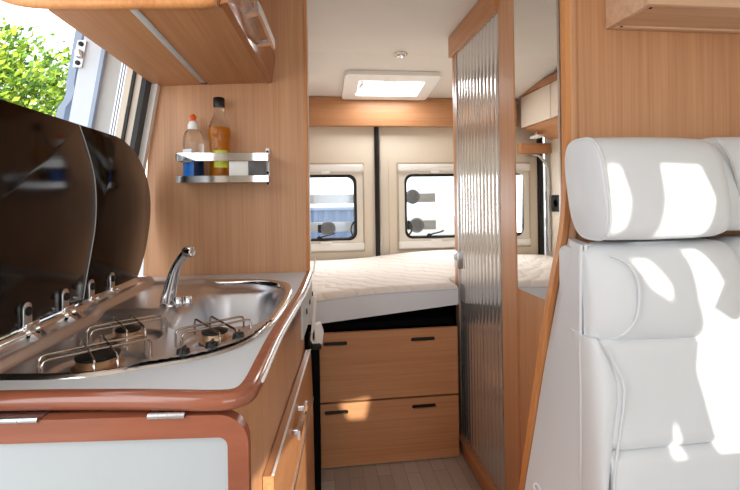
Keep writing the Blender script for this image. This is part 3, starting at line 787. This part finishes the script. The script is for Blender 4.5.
# ------------------------------------------------------------------ bathroom wall, mirror and ribbed door
XB = .69
bw = thing('bathroom_partition', 'oak bathroom wall with a tall mirror beside the ribbed door', 'partition', (.7, 1.5, 0))
bm = B(); box(bm, XB+.002, XB+.022, 1.165, 1.455, 0, 1.999); obj('side_panel', bm, M['wood_z'], bw)
bm = B(); box(bm, XB-.006, XB+.018, 1.452, 1.572, .0, 1.999, .002); obj('post', bm, M['wood_z'], bw, 20)
bm = B(); box(bm, XB-.0025, XB+.002, 1.178, 1.450, .885, 1.995); mi_ = obj('mirror', bm, M['mirror'], bw, 0)
bm = B(); box(bm, XB-.003, XB+.002, 1.168, 1.178, .885, 1.998); obj('mirror_edge', bm, M['alu'], mi_)
bm = B(); box(bm, XB+.02, 1.44, 2.085, 2.108, 0, 1.999); obj('rear_panel', bm, M['wallpaint'], bw)

dd = thing('door_3', 'oak framed bathroom door with grey ribbed panel and silver latch', 'door', (.68, 1.83, 0)); dd['kind'] = 'structure'
bm = B(); box(bm, .679, .70, 2.064, 2.115, .0, 1.90, .003); obj('stile', bm, M['wood_z'], dd)
bm = B(); box(bm, .664, .70, 1.573, 2.125, 1.895, 1.998, .003); obj('top_rail', bm, M['wood_y'], dd)
bm = B(); box(bm, .658, .70, 1.30, 2.085, .001, .062, .004); obj('kick_board', bm, M['wood_y'], dd)
bm = B(); R1 = []
ny = 260
for k in range(ny+1):
    y = 1.573+(2.045-1.573)*k/ny
    xx = .685-.0045*abs(math.sin(PI*(y-1.573)/.0385))**.7
    R1.append([(xx, y, .05), (xx, y, 1.897), (.697, y, 1.897), (.697, y, .05)])
loft(bm, R1); obj('ribbed_panel', bm, M['ribbed'], dd, 50)
bm = B(); box(bm, .676, .69, 2.046, 2.060, .05, 1.897, .003); obj('edge_strip', bm, M['alu'], dd)
bm = B(); box(bm, .660, .683, 2.020, 2.068, .862, .945, .004); lt = obj('latch', bm, M['alu'], dd)
bm = B(); box(bm, .654, .661, 2.030, 2.060, .905, .938, .003); obj('latch_button', bm, M['alu'], lt)

# ------------------------------------------------------------------ panel behind the seat
sp_ = thing('seat_partition', 'large oak panel with curved edge standing behind the white seats', 'panel', (1.05, 1.15, 0))
cv = [(p.x, p.y) for p in spline([(.50, 0, 0), (.518, .20, 0), (.551, .395, 0), (.588, .62, 0), (.623, .831, 0), (.652, .98, 0), (.676, 1.09, 0), (.688, 1.20, 0), (.693, 1.45, 0), (.693, 1.998, 0)], 5)]
bm = B(); prism(bm, cv+[(1.448, 1.998), (1.448, 0)], FXZ, 1.148, 1.165); obj('board', bm, M['wood_z'], sp_, 20)
q = inset_open(cv, .006)
bm = B(); loft(bm, [[(x, 1.142, z), (x2-.012+.0, 1.142, z2), (x2-.012, 1.168, z2), (x, 1.168, z)] for (x, z), (x2, z2) in zip(cv, q)])
bm.free()
bm = B(); loft(bm, [[(x-.003, 1.142, z), (x+.012, 1.142, z), (x+.012, 1.1478, z), (x, 1.1478, z), (x, 1.165, z), (x-.003, 1.165, z)] for x, z in cv]); obj('edge_strip', bm, M['wood_edge'], sp_, 30)
bm = B(); R = []
for z in (1.02, 1.2, 1.5, 1.998):
    w = .035 if z > 1.15 else .02
    R.append([(.697+(w)*t, 1.1475-.007*math.sin(PI*t), z) for t in [k/8 for k in range(9)]])
loft(bm, R); obj('corner_moulding', bm, M['wood_z'], sp_, 60)

# pine box on the panel
pb = thing('pine_shelf_box', 'pale pine box fixed high on the oak panel above the seats', 'shelf', (1.1, 1.05, 1.67))
XA, XZ, YA, YB, ZA, ZB = .815, 1.445, .985, 1.1465, 1.668, 1.80
bm = B(); box(bm, XA, XA+.018, YA+.016, YB, ZA, ZB, .0015); obj('side_board', bm, M['pine'], pb)
bm = B(); box(bm, XZ-.018, XZ, YA+.016, YB, ZA, ZB, .0015); obj('side_board', bm, M['pine'], pb)
bm = B(); box(bm, XA, XZ, YA, YA+.016, ZA, ZB, .0015); obj('front_board', bm, M['pine'], pb)
bm = B(); box(bm, XA+.018, XZ-.018, YA+.016, YB-.02, ZA+.004, ZA+.014); obj('bottom_board', bm, M['pine'], pb)
bm = B(); box(bm, XA+.018, XZ-.018, YB-.02, YB, ZA-.001, ZB, .001); obj('back_batten', bm, M['pine'], pb)
for y in (YA+.03, YB-.025):
    bm = B(); lathe(bm, [(.004, 0), (.003, .002), (.001, .002)], (XA+.03, y, ZA+.004 if y < 1.05 else ZA-.001), 10, (0, 0, -1)); obj('screw', bm, M['rubber'], pb)

# ------------------------------------------------------------------ white leather seats
def prof_ring(X, cy, cz, hy, hz, e=2.6, n=36, tilt=0, sx=0):
    out = []
    for k in range(n):
        a = 2*PI*k/n; c_, s_ = math.cos(a), math.sin(a)
        y = hy*math.copysign(abs(c_)**(2/e), c_); z = hz*math.copysign(abs(s_)**(2/e), s_)
        y2 = y*math.cos(tilt)-z*math.sin(tilt)*-1*0+z*math.tan(tilt)
        out.append((X+sx*y, cy+y2, cz+z))
    return out
def cushion(name, parent, xs, cy, cz, hy, hz, e=2.8, tilt=.0, mat=None, sx=None):
    """loft of YZ profiles along X; xs: list of (X, scale_y, scale_z)"""
    b = B(); loft(b, [prof_ring(X, cy+dc, cz, hy*a, hz*c_, e, 40, tilt, (sx or 0) if i == 0 else (sx or 0)*max(0, 1-i/3)) for i, (X, a, c_, dc) in enumerate(xs)])
    return obj(name, b, mat or M['leather'], parent, 50)
st = thing('passenger_seat', 'white leather seat with padded headrest standing against the oak panel', 'seat', (.82, .98, .3))
# headrest
hx = [(.654, .93, .93, 0), (.657, .97, .97, 0), (.666, 1, 1, 0), (.70, 1.02, 1.01, 0), (.80, 1.04, 1.02, 0), (.90, 1.03, 1.01, 0), (.95, .99, .99, 0), (.975, .90, .94, 0), (.988, .74, .82, .004), (.994, .5, .6, .008)]
cushion('headrest', st, hx, 1.008, 1.219, .080, .124, 3.2, .18)
hp = prof_ring(.660, 1.008, 1.219, .080, .123, 3.2, 60, .18)
bm = B(); tube(bm, hp, .0035, 8, True); obj('headrest_piping', bm, M['leather'], st)
# upper cushion
ux = [(.626, .12, .80, -.03), (.632, .3, .88, -.028), (.65, .55, .95, -.022), (.68, .85, .99, -.008), (.715, 1.0, 1.0, 0), (.80, 1.03, 1.01, 0), (.90, 1.03, 1.01, 0), (.985, 1.0, 1.0, 0), (1.01, .92, .97, .005), (1.02, .7, .85, .01)]
cushion('upper_cushion', st, ux, 1.005, .968, .088, .118, 2.9, .06)
bm = B(); pts = spline([(.672, .940, 1.062, ), (.700, .920, 1.045), (.717, .912, 1.01), (.721, .911, .965), (.714, .914, .92), (.694, .926, .885), (.662, .950, .862)], 5); tube(bm, pts, .003, 8); obj('cushion_piping', bm, M['leather'], st)
# centre panels
def panel(name, z0, z1, yb0, yb1, x0=.640, x1=1.02):
    b = B(); n = 16; R = []
    for k in range(n+1):
        t = k/n; z = z0+(z1-z0)*t
        e = min(t, 1-t)*(z1-z0)
        rnd = .010*(1-math.sqrt(max(0, 1-(1-min(e/.014, 1))**2)))
        y = yb0+(yb1-yb0)*t+rnd
        row = []
        for j in range(15):
            s = j/14; x = x0+(x1-x0)*s
            ex = min(s, 1-s)*(x1-x0)
            rx = .012*(1-math.sqrt(max(0, 1-(1-min(ex/.02, 1))**2)))
            row.append((x, y+rx, z))
        row += [(x1, 1.05, z), (x0, 1.05, z)]
        R.append(row)
    loft(b, R); return obj(name, b, M['leather'], st, 60)
panel('middle_cushion', .634, .868, .893, .932)
panel('lower_cushion', .30, .631, .85, .892)
# left bolster
bm = B(); R = []
for z, xr, cy_ in ((.30, .625, .91), (.45, .624, .93), (.531, .633, .942), (.60, .648, .946), (.687, .668, .950), (.74, .680, .953), (.778, .682, .957), (.82, .668, .965), (.845, .655, .972), (.872, .645, .985)):
    xl = .612+.006*sm(.5, 1.0, z); cx_ = (xl+xr)/2; hx_ = max((xr-xl)/2, .012)
    R.append([(cx_+hx_*math.copysign(abs(math.cos(a))**.8, math.cos(a)), cy_+.045*math.copysign(abs(math.sin(a))**.8, math.sin(a)), z) for a in [2*PI*k/28 for k in range(28)]])
loft(bm, R); obj('side_bolster', bm, M['leather'], st, 60)
bm = B(); tube(bm, spline([(.648, .925, .858), (.664, .915, .815), (.676, .907, .778), (.674, .904, .74), (.663, .901, .687), (.645, .896, .60), (.634, .89, .531), (.622, .88, .40)], 5), .003, 8); obj('bolster_piping', bm, M['leather'], st)
# side shell with double piping
Lb = [(.690, 1.140, 1.085), (.655, 1.138, .93), (.612, 1.136, .733), (.578, 1.136, .55), (.552, 1.136, .415), (.53, 1.136, .28)]
Lf = [(.628, .985, 1.083), (.622, .982, .93), (.619, .980, .733), (.617, .980, .55), (.616, .980, .415), (.615, .98, .28)]
bm = B(); R = []
for a, c_ in zip(spline(Lb, 4), spline(Lf, 4)):
    R.append([tuple(a), tuple(a.lerp(c_, .33)+Vector((-.004, 0, 0))), tuple(a.lerp(c_, .66)+Vector((-.004, 0, 0))), tuple(c_), (c_.x+.03, c_.y+.004, c_.z), (max(a.x+.012, c_.x+.03), a.y, a.z)])
loft(bm, R); obj('side_shell', bm, M['shell'], st, 60)
for d in (0, .008):
    bm = B(); tube(bm, [(p.x-.001+d, p.y-.003-d*.8, p.z) for p in spline(Lf, 4)], .004, 8); obj('shell_piping', bm, M['leather'], st)
bm = B(); box(bm, .645, 1.02, 1.0, 1.125, .28, 1.07, .02, 3); obj('back_frame', bm, M['shell'], st)
bm = B(); box(bm, .93, 1.035, 1.05, 1.09, 1.08, 1.105, .004); obj('headrest_mount', bm, M['black'], st)
bm = B(); box(bm, .645, 1.02, .50, 1.05, .0, .30, .01, 3); obj('seat_base', bm, M['shell'], st)
bm = B(); R = []
box(bm, .62, 1.02, .46, .90, .30, .42, .035, 4); obj('seat_cushion', bm, M['leather'], st)
# embroidery near the foot of the side shell
cu = bpy.data.curves.new('embroidered_text', 'FONT'); cu.body = 'Car'; cu.size = .034; cu.extrude = .0015; cu.offset = .0006
to = bpy.data.objects.new('embroidered_text', cu); COL.objects.link(to)
bpy.context.view_layer.update()
dg = bpy.context.evaluated_depsgraph_get(); me = bpy.data.meshes.new_from_object(to.evaluated_get(dg))
bpy.data.objects.remove(to)
bm = B(); bm.from_mesh(me)
t1 = Vector((.338, -.941, 0)); tz = Vector((0, 0, 1)); nn = Vector((-.941, -.338, 0)); p0 = Vector((.5655, 1.112, .44))+nn*.0085; d1 = t1*.63-tz*.77; d2 = t1*.77+tz*.63
TXT = Matrix(((d1.x, d2.x, nn.x, p0.x), (d1.y, d2.y, nn.y, p0.y), (d1.z, d2.z, nn.z, p0.z), (0, 0, 0, 1)))
bm.transform(TXT)
obj('embroidered_text', bm, M['thread'], st, 0)

s2 = thing('window_side_seat', 'second white leather seat at the right edge beyond the headrest', 'seat', (1.25, 1.0, .3))
hx = [(.998, .6, .7, .008), (1.006, .8, .9, .004), (1.02, .93, .96, 0), (1.05, 1, 1, 0), (1.2, 1.03, 1.02, 0), (1.35, 1.0, 1, 0), (1.40, .8, .9, 0), (1.41, .5, .6, 0)]
cushion('headrest', s2, hx, 1.055, 1.228, .072, .124, 3.2, .12)
cushion('backrest', s2, [(1.035, .6, .8, .01), (1.05, .9, .95, 0), (1.1, 1, 1, 0), (1.35, 1, 1, 0), (1.40, .9, .95, 0), (1.415, .6, .8, .01)], 1.045, .70, .085, .385, 4, .06)
bm = B(); tube(bm, spline([(1.005, .995, 1.34), (1.03, .985, 1.29), (1.05, .982, 1.22), (1.06, .982, 1.15)], 5), .0035, 8); obj('headrest_piping', bm, M['leather_seam'], s2)
bm = B(); box(bm, 1.04, 1.40, .5, 1.0, .0, .42, .03, 3); obj('seat_base', bm, M['leather'], s2)

# ------------------------------------------------------------------ outside
gm = plain('ground_paving', (168, 164, 156), .9, bump=.3, bscale=30, var=.15)
struct('ground', box(B(), -30, 30, -20, 40, -.55, -.5), gm, 'pale paved ground outside the van')
tr = thing('garden_tree', 'bright yellow green leafy tree outside the open side door', 'tree', (-4.1, 6.2, -.5))
bm = B(); tube(bm, spline([(-4.1, 6.2, -.5), (-4.08, 6.2, .8), (-4.15, 6.25, 1.8), (-4.1, 6.2, 2.8)], 5), [.14-.006*k for k in range(16)], 10); obj('trunk', bm, plain('bark', (96, 78, 60), .9, var=.2), tr)
bm = B()
clumps = [(-4.2+random.uniform(-1.0, .95), 6.2+random.uniform(-.8, .8), 2.2+random.uniform(-1.2, 1.0), random.uniform(.28, .5)) for _ in range(64)]
for cx, cy, cz, cr in clumps:
    for _ in range(260):
        d = Vector((random.gauss(0, 1), random.gauss(0, 1), random.gauss(0, 1))).normalized()*cr*random.uniform(.6, 1.0)
        p = Vector((cx, cy, cz))+d
        if (p-Vector((-4.15, 6.2, 2.15))).length > 1.5: continue
        u = Vector((random.gauss(0, 1), random.gauss(0, 1), random.gauss(0, 1))).normalized(); w = u.orthogonal().normalized(); u2 = u.cross(w)
        s = random.uniform(.028, .048)
        vs = [bm.verts.new(p+w*s*1.4), bm.verts.new(p+u2*s*.6+u*s*.15), bm.verts.new(p-w*s*1.2), bm.verts.new(p-u2*s*.6+u*s*.15)]
        f = bm.faces.new(vs); f.material_index = random.choice((0, 0, 0, 1, 1, 2))
def leaf(n, c):
    m = plain(n, c, .5, var=.15); b = m.node_tree.nodes['Principled BSDF']; return m
obj('crown', bm, [leaf('leaf_yellow', (150, 176, 48)), leaf('leaf_green', (98, 140, 36)), leaf('leaf_deep', (58, 96, 30))], tr, 0, recalc=False)

fc = thing('corrugated_wall', 'white ribbed wall standing outside behind the rear windows', 'wall', (-.2, 7, -.5))
bm = B()
R = []
for k in range(121):
    x = -3.0+k*.035; R.append([(x, 7.0+(.02 if (k//3) % 2 else 0), -.5), (x, 7.0+(.02 if (k//3) % 2 else 0), 3.2), (x, 7.1, 3.2), (x, 7.1, -.5)])
loft(bm, R); obj('cladding', bm, plain('white_cladding', (232, 234, 238), .5), fc, 0)
bx_ = thing('blue_container', 'blue grey ribbed container outside the left rear window', 'container', (.1, 5.8, -.5))
bm = B(); R = []
for k in range(61):
    x = -.9+k*.024; yy = 5.8+(.02 if (k//3) % 2 else 0); R.append([(x, yy, -.5), (x, yy, 1.09), (x, 6.6, 1.09), (x, 6.6, -.5)])
loft(bm, R); obj('ribbed_side', bm, plain('blue_grey_paint', (120, 138, 168), .5), bx_, 0)
bm = B(); box(bm, -.92, .56, 5.78, 6.62, 1.06, 1.10, .01); obj('lid', bm, plain('pale_blue_paint', (150, 166, 190), .5), bx_)

bc = thing('bike_carrier', 'grey bike carrier rails with round clamps outside the rear windows', 'bike carrier', (.3, 3.35, .6))
for z in (1.205, .995):
    bm = B(); prism(bm, [(3.31, z-.035), (3.36, z-.035), (3.36, z+.035), (3.35, z+.035), (3.335, z-.005), (3.32, z+.035), (3.31, z+.035)], FYZ, -.55, .915); obj('rail', bm, M['alu'], bc, 20)
dk = plain('clamp_grey', (140, 138, 140), .35)
for x, z in ((.735, 1.215), (.765, .995), (.085, .985)):
    bm = B(); lathe(bm, [(.055, 0), (.058, .006), (.050, .022), (.030, .024), (.026, .018), (.001, .018)], (x, 3.31, z), 24, (0, -1, 0)); cl_ = obj('clamp', bm, dk, bc)
    bm = B(); box(bm, x-.075, x-.02, 3.295, 3.312, z-.03, z+.03, .006); obj('clamp_strap', bm, M['rubber'], cl_)
for x in (-.45, .44):
    bm = B(); tube(bm, [(x, 3.37, .6), (x, 3.37, 1.45)], .014, 10); obj('upright', bm, M['alu'], bc)

# ------------------------------------------------------------------ light
w = bpy.data.worlds.new('World'); SC.world = w; w.use_nodes = True
nt = w.node_tree; bg = nt.nodes['Background']
bg.inputs['Color'].default_value = (.90, .95, 1.0, 1); bg.inputs['Strength'].default_value = 2.4
sun = bpy.data.lights.new('sun', 'SUN'); sun.energy = 6.5; sun.angle = .009; sun.color = (1, .93, .82)
so_ = bpy.data.objects.new('sun', sun); COL.objects.link(so_); so_.rotation_euler = SUN.to_track_quat('-Z', 'Y').to_euler()
def area(name, loc, direction, sx, sy, e, col=(1, 1, 1)):
    l = bpy.data.lights.new(name, 'AREA'); l.shape = 'RECTANGLE'; l.size = sx; l.size_y = sy; l.energy = e; l.color = col
    o = bpy.data.objects.new(name, l); COL.objects.link(o); o.location = loc
    o.rotation_euler = Vector(direction).to_track_quat('-Z', 'Y').to_euler(); return o
area('windscreen_daylight', (.35, -1.40, 1.30), (0, 1, -.02), 1.6, 1.0, 10.0, (.93, .97, 1))
area('side_door_daylight', (-.80, .35, 1.35), (1, .12, -.1), 1.0, .9, 8, (.95, .98, 1))
area('hatch_daylight', (.485, 2.83, 1.93), (0, -.05, -1), .40, .24, 4, (1, 1, 1))
area('rear_window_daylight', (.85, 3.08, 1.15), (0, -1, -.05), .40, .42, 3.0, (1, 1, 1))
area('rear_window_daylight', (.07, 3.08, 1.15), (0, -1, -.05), .40, .42, 3.0, (1, 1, 1))

# ------------------------------------------------------------------ camera
cam = bpy.data.cameras.new('camera'); co = bpy.data.objects.new('camera', cam); COL.objects.link(co)
cam.sensor_width = 36; cam.lens = 36*440/740; cam.shift_y = -45.8/740; cam.clip_start = .02
co.location = (0, 0, 1.2)
co.matrix_world = Matrix.Translation((0, 0, 1.2)) @ (Matrix.Rotation(-math.atan(54/440), 4, 'Z') @ Matrix.Rotation(PI/2, 4, 'X') @ Matrix.Rotation(-.015, 4, 'Z'))
SC.camera = co
SC.view_settings.view_transform = 'Standard'; SC.view_settings.look = 'None'; SC.view_settings.gamma = 1; SC.view_settings.exposure = 0
SC.view_settings.use_curve_mapping = False
SC.cycles.max_bounces = 8; SC.cycles.transparent_max_bounces = 8; SC.cycles.sample_clamp_indirect = 6
SC.cycles.use_denoising = True
